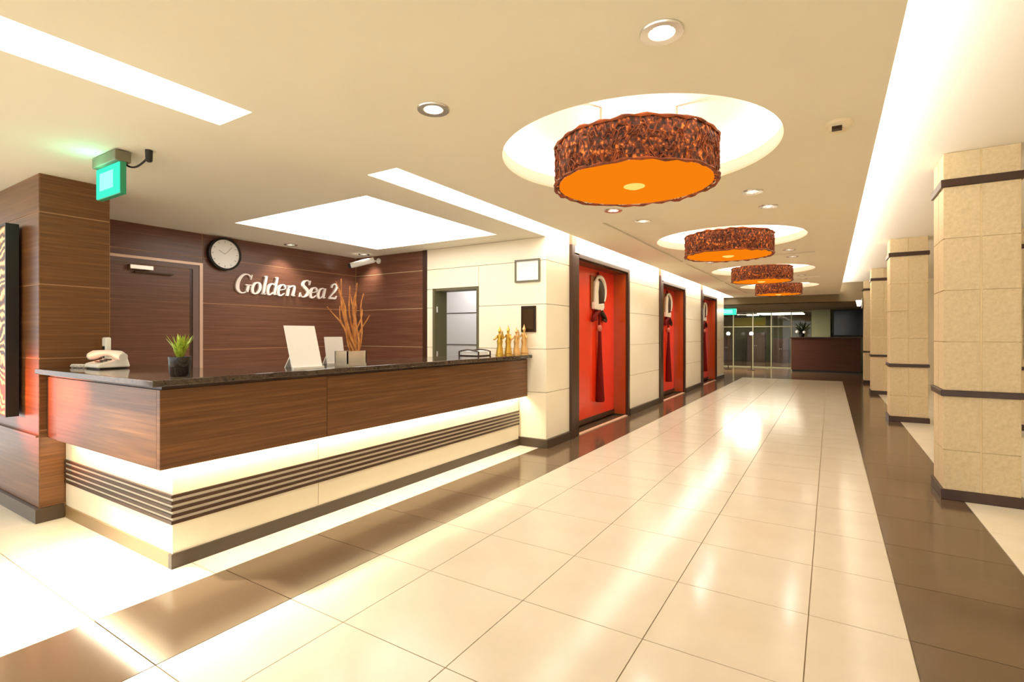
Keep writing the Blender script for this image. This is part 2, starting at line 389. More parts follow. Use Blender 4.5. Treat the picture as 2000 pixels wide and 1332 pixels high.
# corridor wall with three door niches
NI = [(4.42, 6.12), (7.42, 9.0), (10.25, 11.85)]; YW1 = 12.72
ZTOP = ZC + .16; ZF = 1.80
segs = [(YS, NI[0][0]), (NI[0][1], NI[1][0]), (NI[1][1], NI[2][0]), (NI[2][1], YW1)]
mb = MB()
for a, b in segs: mb.box(XW - .45, XW - T, max(a, YS + T), b, 0, ZTOP)
for a, b in NI: mb.box(XW - .45, XW - T, a, b, ZF, ZTOP).box(XW - .45, XW - .30, a, b, 0, ZF)
wall_corridor = mb.build('wall_corridor', 'joint'); wall_corridor['kind'] = 'structure'
for a, b in segs: panels(wall_corridor, 'cream_panel', 'cream', 'x', XW - T, a, b, [.075] + JZ + [ZTOP])
for a, b in NI: panels(wall_corridor, 'cream_panel', 'cream', 'x', XW - T, a, b, [ZF, ZTOP])
box('cream_panel', 'cream', wall_corridor, XW - .45, XW, YW1, YW1 + .012, .075, ZTOP)
mb = MB()
for i, (a, b) in enumerate(segs): mb.box(XW - .02, XW + .022, a, b, 0, .075)
mb.box(-2.40, XW + .022, YS - .022, YS, 0, .075)
o = mb.build('baseboard_corridor', 'plinth'); o['kind'] = 'structure'
# red doors
def door(n, a, b):
    d = struct('door_%d' % n, (XW, (a + b) / 2, 0)); xd = -2.285; fr = .10; fl = .20
    m = MB().box(XW - .3, XW + .03, a, a + fl * .35, 0, ZF + .06).box(XW - .30, XW + .012, a + fl * .35, a + fl, 0, ZF - .02)
    m.build('left_frame_post', 'frame_dark', d, bevel=.004)
    box('post_head', mat('wall_wash_post_head', srgb(178, 112, 84), .5), d, XW - .02, XW + .03, a, a + .10, ZF + .06, ZTOP)  # top of the dark post, coloured pink for the wall-wash light on it
    MB().box(XW - .02, XW + .012, b - fr * .6, b, 0, ZF).build('right_frame_post', 'frame_dark', d, bevel=.004)
    MB().box(XW - .02, XW + .012, a + fl, b - fr * .6, ZF - .045, ZF).build('lintel', 'frame_dark', d, bevel=.004)
    y0, y1 = a + fl, b - fr * .6
    mid = (y0 + y1) / 2
    box('door_leaf', 'red', d, xd - .03, xd, y0, mid - .002, .02, ZF - .045, .003)
    box('door_leaf', 'red', d, xd - .03, xd, mid + .002, y1, .02, ZF - .045, .003)
    box('reveal_panel', mat('orange_brown_lacquer', srgb(180, 72, 22), .22, coat=.4), d, xd, XW - .02, y1 - .012, y1 + .03, .02, ZF - .045)
    box('reveal_panel', M['frame_dark'], d, xd, XW - .02, y0, y1 - .012, ZF - .06, ZF - .045)
    box('kick_plate', 'frame_dark', d, xd, xd + .008, y0, y1 - .012, .02, .075)
    box('threshold', mat('pale_stone_threshold', srgb(240, 200, 160), .3), d, XW - .035, XW + .004, y0, y1, 0, .008)
    return d, xd, mid
names = ['nearest', 'middle', 'farthest']
def ornament(yc, xd, label):
    t = thing('door_ornament', (xd, yc, .22), label, 'ornament', 'ornaments on the red doors')
    x = xd + .004
    bp_ = MB().box(x, x + .012, yc - .20, yc + .20, 1.30, 1.66).build('backing_plate', mat('olive_bronze', srgb(150, 100, 50), .35, .4), t, bevel=.01)
    # silver arch over a dark disc
    arc = [(yc + .165 * math.cos(a), 1.485 + .175 * math.sin(a)) for a in [math.radians(-35 + 12.5 * i) for i in range(15)]]
    MB().tube([(x + .03, p, q) for p, q in arc], [.012 + .014 * math.sin(math.pi * i / 14) for i in range(15)], 8).build('arch', 'ivory_metal', bp_, smooth=True)
    MB().lathe([(.0001, .0), (.15, 0), (.15, .012), (.12, .022), (.0001, .022)], x + .012, yc + .04, 1.47, 28, ax='x').build('dark_disc', 'bronze', bp_, smooth=True)
    MB().prism([(yc - .15, 1.33), (yc - .045, 1.33), (yc - .055, 1.48), (yc - .03, 1.60), (yc - .08, 1.635), (yc - .14, 1.60)], 'x', x + .01, x + .04).build('pillar', 'ivory_metal', t, bevel=.008)
    MB().prism([(yc - .19, 1.285), (yc + .06, 1.27), (yc + .10, 1.31), (yc + .09, 1.36), (yc - .05, 1.345), (yc - .19, 1.365)], 'x', x + .01, x + .05).build('foot_bar', 'ivory_metal', t, bevel=.008)
    for s, mm in ((-1, 'maroon'), (1, 'bronze')):
        pts = [(x + .025, yc + s * (.02 + .17 * math.sin(k)), 1.27 - .22 * k / 3.0 + (.09 * max(0, k - 1.6))) for k in [i * .24 for i in range(12)]]
        MB().tube(pts, [.032 - .0016 * i for i in range(12)], 8).build('hook', mm, t, smooth=True)
    MB().tube([(x + .02, yc + .01, 1.30), (x + .025, yc, 1.18), (x + .02, yc, 1.03)], .014, 8).build('cord', 'maroon', t)
    MB().ball(x + .025, yc, 1.07, .03, .035, .04).build('knot', mat('rose_knot', srgb(206, 110, 80), .5), t, smooth=True)
    MB().lathe([(.0001, 1.04), (.018, 1.03), (.022, .9), (.035, .6), (.055, .24), (.05, .225), (.0001, .225)], x + .03, yc, 0, 14).build('tassel', 'maroon', t, smooth=True)
    MB().ball(x + .008, yc, 1.70, .012, .018, .018).build('stud', 'maroon', t, smooth=True)
    return t
for i, (a, b) in enumerate(NI):
    d, xd, mid = door(i + 1, a, b)
    ornament(mid + .17, xd, 'silver arch ornament with a long dark tassel on the %s red door' % ['nearest', 'middle', 'farthest'][i])

# right-hand wall and front edge pieces
o = box('wall_aisle', 'cream', None, 1.0, 3.0, YE - .1, YE, 0, ZU); o['kind'] = 'structure'
wall_right = box('wall_right', 'cream', None, 3.0, 3.1, -3, YE, 0, ZU); wall_right['kind'] = 'structure'

# ================================================================ FAR LOBBY
beam = MB().box(-6, XE + .01, YE, YE + .25, 1.70, ZC + .2).box(XE + .01, 3.4, YE, YE + .25, 1.74, ZU + .05).build('trim_1', 'lobby_ceiling'); beam['kind'] = 'structure'
o = MB().box(-6, 3.4, YE, 21.5, 1.70, 1.74).build('ceiling_lobby', 'lobby_ceiling'); o['kind'] = 'structure'
wall_far = MB().box(-6, 3.4, 21.4, 21.5, 0, 1.7).build('wall_far', 'olive'); wall_far['kind'] = 'structure'
o = MB().box(-.45, 1.6, 17.0, 17.1, 0, 1.7).build('wall_lobby', 'olive'); o['kind'] = 'structure'
box('pilaster', mat('grey_green_paint', srgb(168, 168, 128), .6), o, -.45, .0, 16.9, 17.0, 0, 1.7)
o = MB().box(-6, -5.9, YE, 21.4, 0, 1.7).build('wall_lobby_left', 'olive'); o['kind'] = 'structure'
o = MB().box(3.3, 3.4, YE, 21.4, 0, 1.7).build('wall_lobby_right', 'olive'); o['kind'] = 'structure'
# glazed screen with doors
win = struct('window_1', (-2.4, 17.05, 0))
xs = [-4.2, -3.65, -3.1, -2.55, -2.0, -1.5, -.97, -.45]
for x in xs: box('mullion', 'mullion', win, x - .013, x + .013, 17.02, 17.08, 0, 1.7)
for z in (.0, 1.22, 1.66): box('rail', 'mullion', win, -4.2, -.45, 17.03, 17.07, z, z + .025)
for a, b in zip(xs[:-1], xs[1:]): box('pane', 'glass', win, a + .02, b - .02, 17.045, 17.055, .04, 1.66)
box('yellow_panel', 'yellow_wall', wall_far, -3.15, -2.07, 21.3, 21.4, 1.33, 1.64)
for k, (x, wd, hh) in enumerate(((-4.1, .5, .95), (-3.3, .45, .9), (-2.3, .6, 1.05), (-1.5, .5, .85))):
    t = thing('dark_cabinet', (x, 20.6, 0), ['tall dark cabinet at the left behind the far glass screen', 'second dark cabinet from the left behind the far glass screen', 'widest dark cabinet behind the far glass screen', 'lowest dark cabinet behind the far glass screen'][k], 'cabinet', 'cabinets behind the glass screen')
    box('body', 'wood_edge', t, x - wd / 2, x + wd / 2, 20.4, 20.8, 0, hh, .005)
    for s in (-1, 1):
        dd = box('cabinet_door', 'frame_dark', t, x + (-.47 * wd if s < 0 else .01), x + (-.01 if s < 0 else .47 * wd), 20.385, 20.4, .05, hh - .03)
        box('knob', 'steel', dd, x + s * .03 - .008, x + s * .03 + .008, 20.37, 20.385, hh * .55, hh * .55 + .03)
# ceiling fixtures and globe lamps of the lobby
def ceil_fix(x, y, w_, d_, label):
    t = thing('ceiling_light', (x, y, 1.68), label, 'ceiling light', 'lobby ceiling lights')
    box('housing', 'white_plastic', t, x - w_ / 2, x + w_ / 2, y - d_ / 2, y + d_ / 2, 1.67, 1.70)
    box('diffuser', 'lobby_lamp', t, x - w_ / 2 + .02, x + w_ / 2 - .02, y - d_ / 2 + .02, y + d_ / 2 - .02, 1.66, 1.67)
ceil_fix(-1.35, 18.7, 1.3, 1.6, 'wide bright ceiling light behind the far glass screen')
ceil_fix(-2.3, 19.6, .4, .4, 'small ceiling light at the left behind the far glass screen')
for k, (px, y, z, lb) in enumerate(((-2.47, 15.6, 1.02, 'white globe lamp on a post at the left end of the far lobby'), (-1.87, 15.6, 1.02, 'white globe lamp on a post in the middle of the far lobby'))):
    t = thing('globe_lamp', (px, y, 0), lb, 'lamp', 'globe lamps in the far lobby')
    MB().lathe([(.09, 0), (.09, .015), (.02, .025), (.012, .05), (.012, z - .06), (.03, z - .05), (.03, z - .04)], px, y, 0, 14).build('post', 'bronze', t, smooth=True)
    MB().ball(px, y, z, .055).build('globe', 'globe', t, smooth=True)
t = thing('lobby_desk', (-.12, 15.9, 0), 'long reddish brown wooden desk at the far end of the corridor', 'desk')
box('front_panel', 'desk', t, -.90, .66, 15.7, 15.75, .05, .90); box('plinth', 'black', t, -.88, .64, 15.73, 16.1, 0, .05)
box('side_panel', 'desk', t, -.90, -.86, 15.75, 16.2, .05, .90); box('side_panel', 'desk', t, .62, .66, 15.75, 16.2, .05, .90)
box('desktop', 'wood_edge', t, -.93, .69, 15.66, 16.22, .90, .93, .004)
t = thing('wall_screen', (.45, 16.98, .95), 'large black screen on the lobby wall behind the desk', 'screen')
box('bezel', 'black', t, .06, .86, 16.95, 17.0, .95, 1.72 - .04, .005); box('display', 'tv', t, .09, .83, 16.945, 16.95, .98, 1.65)
t = thing('flower_arrangement', (-.66, 15.9, .93), 'dark leafy arrangement with white blooms on the far desk', 'flowers')
MB().lathe([(.06, 0), (.075, .10), (.05, .14), (.065, .16)], -.66, 15.9, .93, 16).build('pot', 'black', t, smooth=True)
mb = MB(); rd = random.Random(3)
for k in range(34):
    a = rd.uniform(0, 6.28); e = rd.uniform(.2, 1.3); L = rd.uniform(.16, .34); w_ = .03
    dx, dy, dz = math.cos(a) * math.cos(e) * L, math.sin(a) * math.cos(e) * L, math.sin(e) * L * 1.1
    px, py = -math.sin(a) * w_, math.cos(a) * w_; b = (-.66, 15.9, 1.06)
    mb.quad(b, (b[0] + dx * .5 + px, b[1] + dy * .5 + py, b[2] + dz * .6), (b[0] + dx, b[1] + dy, b[2] + dz), (b[0] + dx * .5 - px, b[1] + dy * .5 - py, b[2] + dz * .6))
mb.build('foliage', mat('dark_leaf', srgb(34, 44, 22), .5), t)
for k, (dx, dz) in enumerate(((-.10, .14), (.07, .13), (-.02, .24))): MB().ball(-.66 + dx, 15.82, .93 + dz, .045, .04, .04).build('bloom', 'paper', t, smooth=True)
pl = bpy.data.lights.new('lobby_fill', 'AREA'); pl.energy = 260; pl.size = 1.5; pl.color = (1, .9, .7)  # fill light added to lift the dim lobby, no fixture belongs to it
po = bpy.data.objects.new('lobby_fill', pl); C.objects.link(po); po.location = Vector((-2.2, 15.2, 1.67)) * H

# ================================================================ TILED PILLARS
def pillar(x0, y0, label, n):
    W = .345; x1, y1 = x0 + W, y0 + W
    t = thing('tiled_pillar', (x0 + W / 2, y0 + W / 2, 0), label, 'pillar', 'tiled pillars along the corridor')
    box('core', 'cream_grout', t, x0 + .008, x1 - .008, y0 + .008, y1 - .008, 0, ZU)
    rows = [(.06, .30), (.30, .626), (.662, .955), (.955, 1.266), (1.266, 1.58), (1.58, 1.893), (1.938, ZU)]
    g = .011; hw = W / 2
    for z0, z1 in rows:
        for k in range(2):
            a0, a1 = k * hw + (.003 if k == 0 else g / 2), (k + 1) * hw - (g / 2 if k == 0 else .003)
            key = ('py', round(z1 - z0, 4), k); c = (x0 + (a0 + a1) / 2, y0 + .004, z0 + .002)
            for side in range(4):
                if side == 0: bx = (x0 + a0, x0 + a1, y0, y0 + .008)
                elif side == 1: bx = (x0, x0 + .008, y0 + a0, y0 + a1)
                elif side == 2: bx = (x1 - .008, x1, y0 + a0, y0 + a1)
                else: bx = (x0 + a0, x0 + a1, y1 - .008, y1)
                key = ('p', side % 3 if side < 3 else 0, k, round(z1 - z0, 4)); c = ((bx[0] + bx[1]) / 2, (bx[2] + bx[3]) / 2, z0 + .002)
                if key in cache: inst(cache[key], 'tile', t, c)
                else: cache[key] = box('tile', 'sand_tile', t, *bx, z0 + .002, z1 - .002)
    for z0, z1 in ((.626, .662), (1.893, 1.938)): box('band', 'wood_edge', t, x0 - .014, x1 + .014, y0 - .014, y1 + .014, z0, z1, .003)
    box('base', 'wood_edge', t, x0 - .014, x1 + .014, y0 - .014, y1 + .014, 0, .06, .003)
    return t
for i, y in enumerate((4.02, 7.3, 10.42, 13.6 - .95)):
    pillar(.584, y, ['nearest sandstone tiled pillar at the right edge', 'second sandstone tiled pillar from the right edge', 'third sandstone tiled pillar along the corridor', 'farthest slim looking tiled pillar by the dark lobby'][i], i)
pillar(1.69, 7.3, 'sandstone tiled pillar half hidden behind the nearest pillar', 5)
t = thing('wall_sconce', (.55, 12.7, 1.62), 'glowing sconce on the farthest tiled pillar', 'sconce')
box('back_plate', 'steel', t, .545, .556, 12.66, 12.80, 1.54, 1.74); MB().lathe([(.03, 0), (.055, .12), (.05, .125), (.0001, .03)], .50, 12.73, 1.58, 14).build('shade', 'globe', t, smooth=True)
for k, (z0, z1) in enumerate(((1.36, 1.52), (.74, 1.30))):
    t = thing('framed_picture', (1.86, 7.28, z0), ['small wooden framed picture on the half hidden pillar', 'tall wooden framed picture on the half hidden pillar'][k], 'picture')
    m = MB()
    for bx in ((1.70, 1.73, z0, z1), (1.99, 2.02, z0, z1), (1.73, 1.99, z0, z0 + .03), (1.73, 1.99, z1 - .03, z1)): m.box(bx[0], bx[1], 7.262, 7.285, bx[2], bx[3])
    m.build('frame', mat('brown_frame', srgb(120, 74, 34), .4), t); box('canvas', 'painting', t, 1.73, 1.99, 7.275, 7.285, z0 + .03, z1 - .03)

# ================================================================ RECEPTION COUNTER
XC, YC = -2.38, 1.076                 # faces of the base
XF, YFc = -2.298, .992                # faces of the wood fascia
XS, YSl = -2.249, .945                # edges of the stone top
ZB, ZW, ZS0, ZS1 = .448, .786, .791, .818
ct = thing('reception_counter', (-2.8, 2.4, 0), 'brown wood reception counter with a lit cream base and dark stripes', 'counter')
BJ = 1.806
core = MB().box(-2.70, XC - .012, YC + .012, YS - .008, .0, ZW).box(-3.555, -2.70, YC + .012, 1.42, 0, ZW).build('carcass', 'cream', ct)
for a, b in ((YC, BJ), (BJ, YS - .03)):
    box('base_panel', 'cream', ct, XC - .012, XC, a + (0 if a == YC else .002), b - .002, .062, ZB + .05)
box('base_panel', 'cream', ct, -3.565, XC - .012, YC, YC + .012, .062, ZB + .05)
box('plinth', 'plinth', ct, XC - .02, XC + .008, YC - .008, YS - .026, 0, .062)
box('plinth', mat('tan_plinth', srgb(150, 120, 78), .35), ct, -3.545, XC - .02, YC - .008, YC + .02, 0, .062)
u = .0139
for k in range(5):
    z = .19 + 2 * u * k
    box('slat', 'slat', ct, XC, XC + .009, YC - .009, YS - .03, z, z + u * .95)
    box('slat', 'slat', ct, -3.56, XC, YC - .009, YC, z, z + u * .95)
# pinkish strips between the slats are the base itself; fascia panels
for a, b in ((YFc, 1.80), (1.80, YS - .012)):
    box('fascia_panel', 'wood', ct, XF - .03, XF, a + (0 if a == YFc else .0015), b - .0015, ZB, ZW - .012, .0015)
box('fascia_panel', 'wood', ct, -3.42, XF - .03, YFc, YFc + .03, ZB, ZW - .012, .0015)
box('fascia_panel', 'wood_reddened', ct, -3.562, -3.422, YFc + .004, YFc + .03, ZB, ZW - .012, .0015)
box('gap_shadow_strip', 'wood_edge', ct, XF - .05, XF - .008, YFc + .01, YS - .012, ZW - .012, ZS0); box('gap_shadow_strip', 'wood_edge', ct, -3.555, XF - .05, YFc + .01, YFc + .04, ZW - .012, ZS0)  # dark strip stands in for the shadow in the gap below the stone
# soffit, light strips
box('soffit', 'white_paint', ct, XC, XF - .03, YFc + .03, YS - .012, ZB + .03, ZB + .05); box('soffit', 'white_paint', ct, -3.56, XC, YFc + .03, YC, ZB + .03, ZB + .05)
box('light_strip', 'led', ct, XC + .018, XC + .036, YC - .03, YS - .05, ZB + .022, ZB + .03, label='warm light strip under the fascia')
box('light_strip', 'led', ct, -3.40, XC + .016, YC - .040, YC - .022, ZB + .022, ZB + .03, label='warm light strip under the fascia')
tp = MB().prism([(XS, YSl), (XS, YS - .01), (-2.74, YS - .01), (-2.74, 1.46), (-3.56, 1.46), (-3.56, YSl)], 'z', ZS0, ZS1).build('stone_top', 'granite', ct, bevel=.004)

# ================================================================ THINGS ON THE COUNTER
# telephone
t = thing('telephone', (-3.30, 1.17, ZS1), 'white desk telephone at the left end of the counter top', 'telephone')
x, y, z = -3.30, 1.17, ZS1
pb = MB().hexa([(x - .09, y - .075, z + .006), (x + .09, y - .075, z + .006), (x + .09, y + .075, z + .006), (x - .09, y + .075, z + .006),
           (x - .085, y - .07, z + .028), (x + .085, y - .07, z + .028), (x + .08, y + .065, z + .062), (x - .08, y + .065, z + .062)]).build('body', 'white_plastic', t, bevel=.008)
box('foot', 'black', t, x - .08, x + .08, y - .06, y + .06, z, z + .007)
hp = [(x - .145 + .0 + .29 * i / 8, y - .02 + .04 * i / 8, z + .062 + .022 * math.sin(math.pi * i / 8)) for i in range(9)]
MB().tube(hp, [.024, .026, .02, .016, .015, .016, .02, .026, .022], 10).build('handset', 'white_plastic', t, smooth=True)
for r in range(3):
    for c_ in range(3): box('button', 'black', pb, x + .0 + .024 * c_, x + .016 + .024 * c_, y - .055 + .02 * r, y - .042 + .02 * r, z + .036 + .005 * r, z + .041 + .005 * r)
cd = [(x - .10 - .0022 * i, y - .06 - .0006 * i + .010 * math.cos(i * 1.1), z + .011 + .008 * math.sin(i * 1.1)) for i in range(46)]
MB().tube(cd, .0035, 5).build('coiled_cord', 'white_plastic', t, smooth=True)
# cordless handset in its cradle
t = thing('cordless_handset', (-3.49, 1.24, ZS1), 'small white cordless handset standing behind the telephone', 'telephone')
x, y = -3.49, 1.235
MB().box(x - .04, x + .04, y - .04, y + .04, ZS1, ZS1 + .03).build('cradle', 'white_plastic', t, bevel=.006)
hb = box('body', 'white_plastic', t, x - .027, x + .027, y - .014, y + .014, ZS1 + .02, ZS1 + .165, .008)
box('display', 'black', hb, x - .015, x + .015, y - .0155, y - .0138, ZS1 + .085, ZS1 + .115)
for k in range(3): box('key', 'bronze', hb, x - .012, x + .012, y - .0155, y - .0138, ZS1 + .035 + .014 * k, ZS1 + .044 + .014 * k)
# potted plant
t = thing('potted_plant', (-2.42, 1.12, ZS1), 'small bright green plant in a dark glass pot near the counter corner', 'plant')
x, y, z = -2.40, 1.115, ZS1
MB().lathe([(.0001, .004), (.034, .004), (.036, 0), (.042, .012), (.046, .085), (.042, .085), (.038, .02), (.0001, .018)], x, y, z, 24).build('pot', mat('dark_glass_pot', srgb(34, 26, 20), .08), t, smooth=True)
MB().lathe([(.041, .06), (.0001, .066)], x, y, z, 20, cap=False).build('soil', mat('brown_soil', srgb(110, 78, 40), .9), t)
rd = random.Random(5)
for k in range(46):
    a = rd.uniform(0, 6.28); L = rd.uniform(.05, .125); ln = rd.uniform(.05, .42); w_ = .008
    pts = [Vector((x, y, z + .06)) + Vector((math.cos(a) * ln * L * s * s * 1.0 + .02 * math.cos(a) * s, math.sin(a) * ln * L * s * s + .02 * math.sin(a) * s, L * s)) for s in (0, .35, .7, 1)]
    sd = Vector((-math.sin(a), math.cos(a), 0)); m = MB(); ws = (w_ * .6, w_, w_ * .8, .0006)
    for i in range(3): m.quad(pts[i] - sd * ws[i], pts[i] + sd * ws[i], pts[i + 1] + sd * ws[i + 1], pts[i + 1] - sd * ws[i + 1])
    m.build('leaf', 'leaf', t)
# leaning placard
def placard(name, yc, xb, w_, h_, lean, label, parts, foot=.10):
    t = thing(name, (xb, yc, ZS1), label, 'sign'); z = ZS1 + .004
    dx = -h_ * math.sin(lean); dz = h_ * math.cos(lean); th = .006
    MB().hexa([(xb - th, yc - w_ / 2, z), (xb, yc - w_ / 2, z), (xb, yc + w_ / 2, z), (xb - th, yc + w_ / 2, z),
               (xb - th + dx, yc - w_ / 2, z + dz), (xb + dx, yc - w_ / 2, z + dz), (xb + dx, yc + w_ / 2, z + dz), (xb - th + dx, yc + w_ / 2, z + dz)]).build('board', 'paper', t)
    MB().hexa([(xb - th - foot, yc - .02, ZS1), (xb - th - foot + .008, yc - .02, ZS1), (xb - th - foot + .008, yc + .02, ZS1), (xb - th - foot, yc + .02, ZS1),
               (xb + dx * .7 - th - .008, yc - .02, z + dz * .7), (xb + dx * .7 - th, yc - .02, z + dz * .7), (xb + dx * .7 - th, yc + .02, z + dz * .7), (xb + dx * .7 - th - .008, yc + .02, z + dz * .7)]).build('strut', 'white_plastic', t)
    box('lip', 'white_plastic', t, xb - th, xb + .015, yc - w_ / 2, yc + w_ / 2, ZS1, ZS1 + .010)
    return t
placard('leaning_placard', 1.725, -2.36, .185, .235, .30, 'tall blank white placard leaning back on the counter', 2, .17)
placard('small_card', 2.04, -2.52, .13, .165, .16, 'small white card leaning beside the vase of twigs', 1, .10)
# glass vase with twigs
t = thing('twig_vase', (-2.40, 2.06, ZS1), 'square glass vase holding tall dried orange twigs', 'vase')
vx, vy = -2.40, 2.06; hw = .055
m = MB()
m.box(vx - hw, vx + hw, vy - .085, vy + .055, ZS1, ZS1 + .012)
for bx in ((vx - hw, vx - hw + .006, vy - .085, vy + .055), (vx + hw - .006, vx + hw, vy - .085, vy + .055), (vx - hw, vx + hw, vy - .085, vy - .079), (vx - hw, vx + hw, vy + .049, vy + .055)): m.box(*bx, ZS1 + .012, ZS1 + .085)
m.build('vase', mat('frosted_glass', srgb(250, 238, 215), .25, trans=.55), t)
box('pebbles', noise_col(mat('pebbles', srgb(190, 160, 120), .7), srgb(120, 100, 80), srgb(225, 200, 165), (1, 1, 1), 60, 2), t, vx - hw + .007, vx + hw - .007, vy - .078, vy + .048, ZS1 + .012, ZS1 + .05)
rd = random.Random(11)
tips = [(-.17, .30), (-.15, .37), (-.12, .45), (-.09, .31), (-.06, .47), (-.04, .43), (-.02, .38), (.0, .42), (.02, .35), (.05, .39), (.07, .30), (.10, .26), (-.08, .40), (.03, .45)]
for k, (dy, dz) in enumerate(tips):
    dxx = rd.uniform(-.06, .06); n = 9; ph = rd.uniform(0, 6); wv = rd.uniform(.006, .016)
    b = (vx + rd.uniform(-.02, .02), vy + .02 + rd.uniform(-.02, .015), ZS1 + .04)
    pts = [(b[0] + dxx * s + wv * math.sin(ph + 7 * s), b[1] + dy * s ** 1.15 + wv * math.cos(ph + 6 * s) * s, b[2] + dz * s) for s in [i / (n - 1) for i in range(n)]]
    MB().tube(pts, [.0075 * (1 - .6 * i / (n - 1)) for i in range(n)], 6).build('twig', 'twig', t, smooth=True)
# document tray
t = thing('document_tray', (-2.52, 3.60, ZS1), 'dark rimmed tray of white papers on the counter by the wall', 'tray')
x, y = -2.56, 3.50
MB().box(x - .10, x + .10, y - .08, y + .08, ZS1, ZS1 + .008).build('tray_base', 'bronze', t)
arc = [(x - .10 + .2 * i / 12, y - .085, ZS1 + .038 + .014 * math.sin(math.pi * i / 12)) for i in range(13)]
MB().tube([(x - .10, y - .085, ZS1)] + arc + [(x + .10, y - .085, ZS1)], .007, 6).build('rim', 'bronze', t, smooth=True)
arc = [(p[0], y + .085, p[2]) for p in arc]
MB().tube([(x - .10, y + .085, ZS1)] + arc + [(x + .10, y + .085, ZS1)], .007, 6).build('rim', 'bronze', t, smooth=True)
box('paper_stack', 'paper', t, x - .085, x + .085, y - .07, y + .07, ZS1 + .008, ZS1 + .042)
# dancing figurines
def figurine(x, y, s, m, label, flip):
    t = thing('figurine', (x, y, ZS1), label, 'figurine', 'gold figurines on the counter'); z = ZS1
    MB().lathe([(.036, 0), (.036, .012), (.026, .02), (.026, .028)], x, y, z, 14).build('pedestal', m, t, smooth=True)
    f = lambda pr: [(r * s * 1.3, q * s) for r, q in pr]
    MB().lathe(f([(.0001, .02), (.030, .022), (.026, .05), (.019, .10), (.022, .13), (.024, .14), (.016, .165), (.022, .195), (.021, .205), (.008, .213), (.008, .222), (.0001, .223)]), x, y, z, 12).build('body', m, t, smooth=True)
    MB().ball(x, y, z + .236 * s, .014 * s, .013 * s, .018 * s).build('head', m, t, smooth=True)
    MB().lathe(f([(.015, .245), (.012, .255), (.008, .265), (.004, .28), (.0001, .30)]), x, y, z, 10).build('crown', m, t, smooth=True)
    for sd in (-1, 1):
        k = sd * flip
        up = .05 if k > 0 else -.03
        MB().tube([(x + sd * .018 * s, y - .004, z + .198 * s), (x + sd * .042 * s, y - .015, z + .165 * s), (x + sd * .050 * s, y - .03, z + (.19 + up) * s)], [.011 * s, .009 * s, .007 * s], 6).build('arm', m, t, smooth=True)
for k, (x, y, s, m, lb, fl) in enumerate(((-2.385, 3.62, .86, 'gold', 'leftmost gold dancing figurine on the counter end', 1), (-2.36, 3.715, .88, 'gold', 'second gold dancing figurine from the left on the counter end', -1),
        (-2.335, 3.81, .84, 'tan_gold', 'pale gold figurine third from the left on the counter end', 1), (-2.31, 3.90, .92, 'tan_gold', 'tallest pale gold figurine at the wall end of the counter', -1))):
    figurine(x, y, s, m, lb, fl)

# ================================================================ THINGS ON THE WALLS
# clock
t = thing('wall_clock', (XB, 2.456, 1.70), 'round white wall clock with a black rim on the wood wall', 'clock')
yc, zc = 2.462, 1.705
MB().lathe([(.0001, 0), (.142, 0), (.142, .045), (.126, .05), (.126, .032), (.0001, .032)], XB, yc, zc, 48, ax='x').build('case', 'black', t, smooth=True)
dl = MB().lathe([(.0001, .032), (.126, .032), (.126, .036), (.0001, .036)], XB, yc, zc, 48, ax='x').build('dial', 'paper', t)
for i in range(12):
    a = i * math.pi / 6; r0, r1 = (.098, .114)
    cy, cz = math.sin(a), math.cos(a); px, pz = math.cos(a) * .003, -math.sin(a) * .003
    m = MB(); m.hexa([(XB + .036, yc + cy * r0 - px, zc + cz * r0 - pz), (XB + .0365, yc + cy * r0 - px, zc + cz * r0 - pz), (XB + .0365, yc + cy * r0 + px, zc + cz * r0 + pz), (XB + .036, yc + cy * r0 + px, zc + cz * r0 + pz),
                      (XB + .036, yc + cy * r1 - px, zc + cz * r1 - pz), (XB + .0365, yc + cy * r1 - px, zc + cz * r1 - pz), (XB + .0365, yc + cy * r1 + px, zc + cz * r1 + pz), (XB + .036, yc + cy * r1 + px, zc + cz * r1 + pz)])
    m.build('hour_mark', mat('grey_mark', srgb(180, 174, 176), .6) if i == 0 else bpy.data.materials['grey_mark'], dl)
for nm, a, L, w_ in (('hour_hand', 5.2, .06, .004), ('minute_hand', .75, .09, .003)):
    MB().tube([(XB + .039, yc, zc), (XB + .039, yc + math.sin(a) * L, zc + math.cos(a) * L)], w_ * .6, 4).build(nm, bpy.data.materials['grey_mark'], dl)
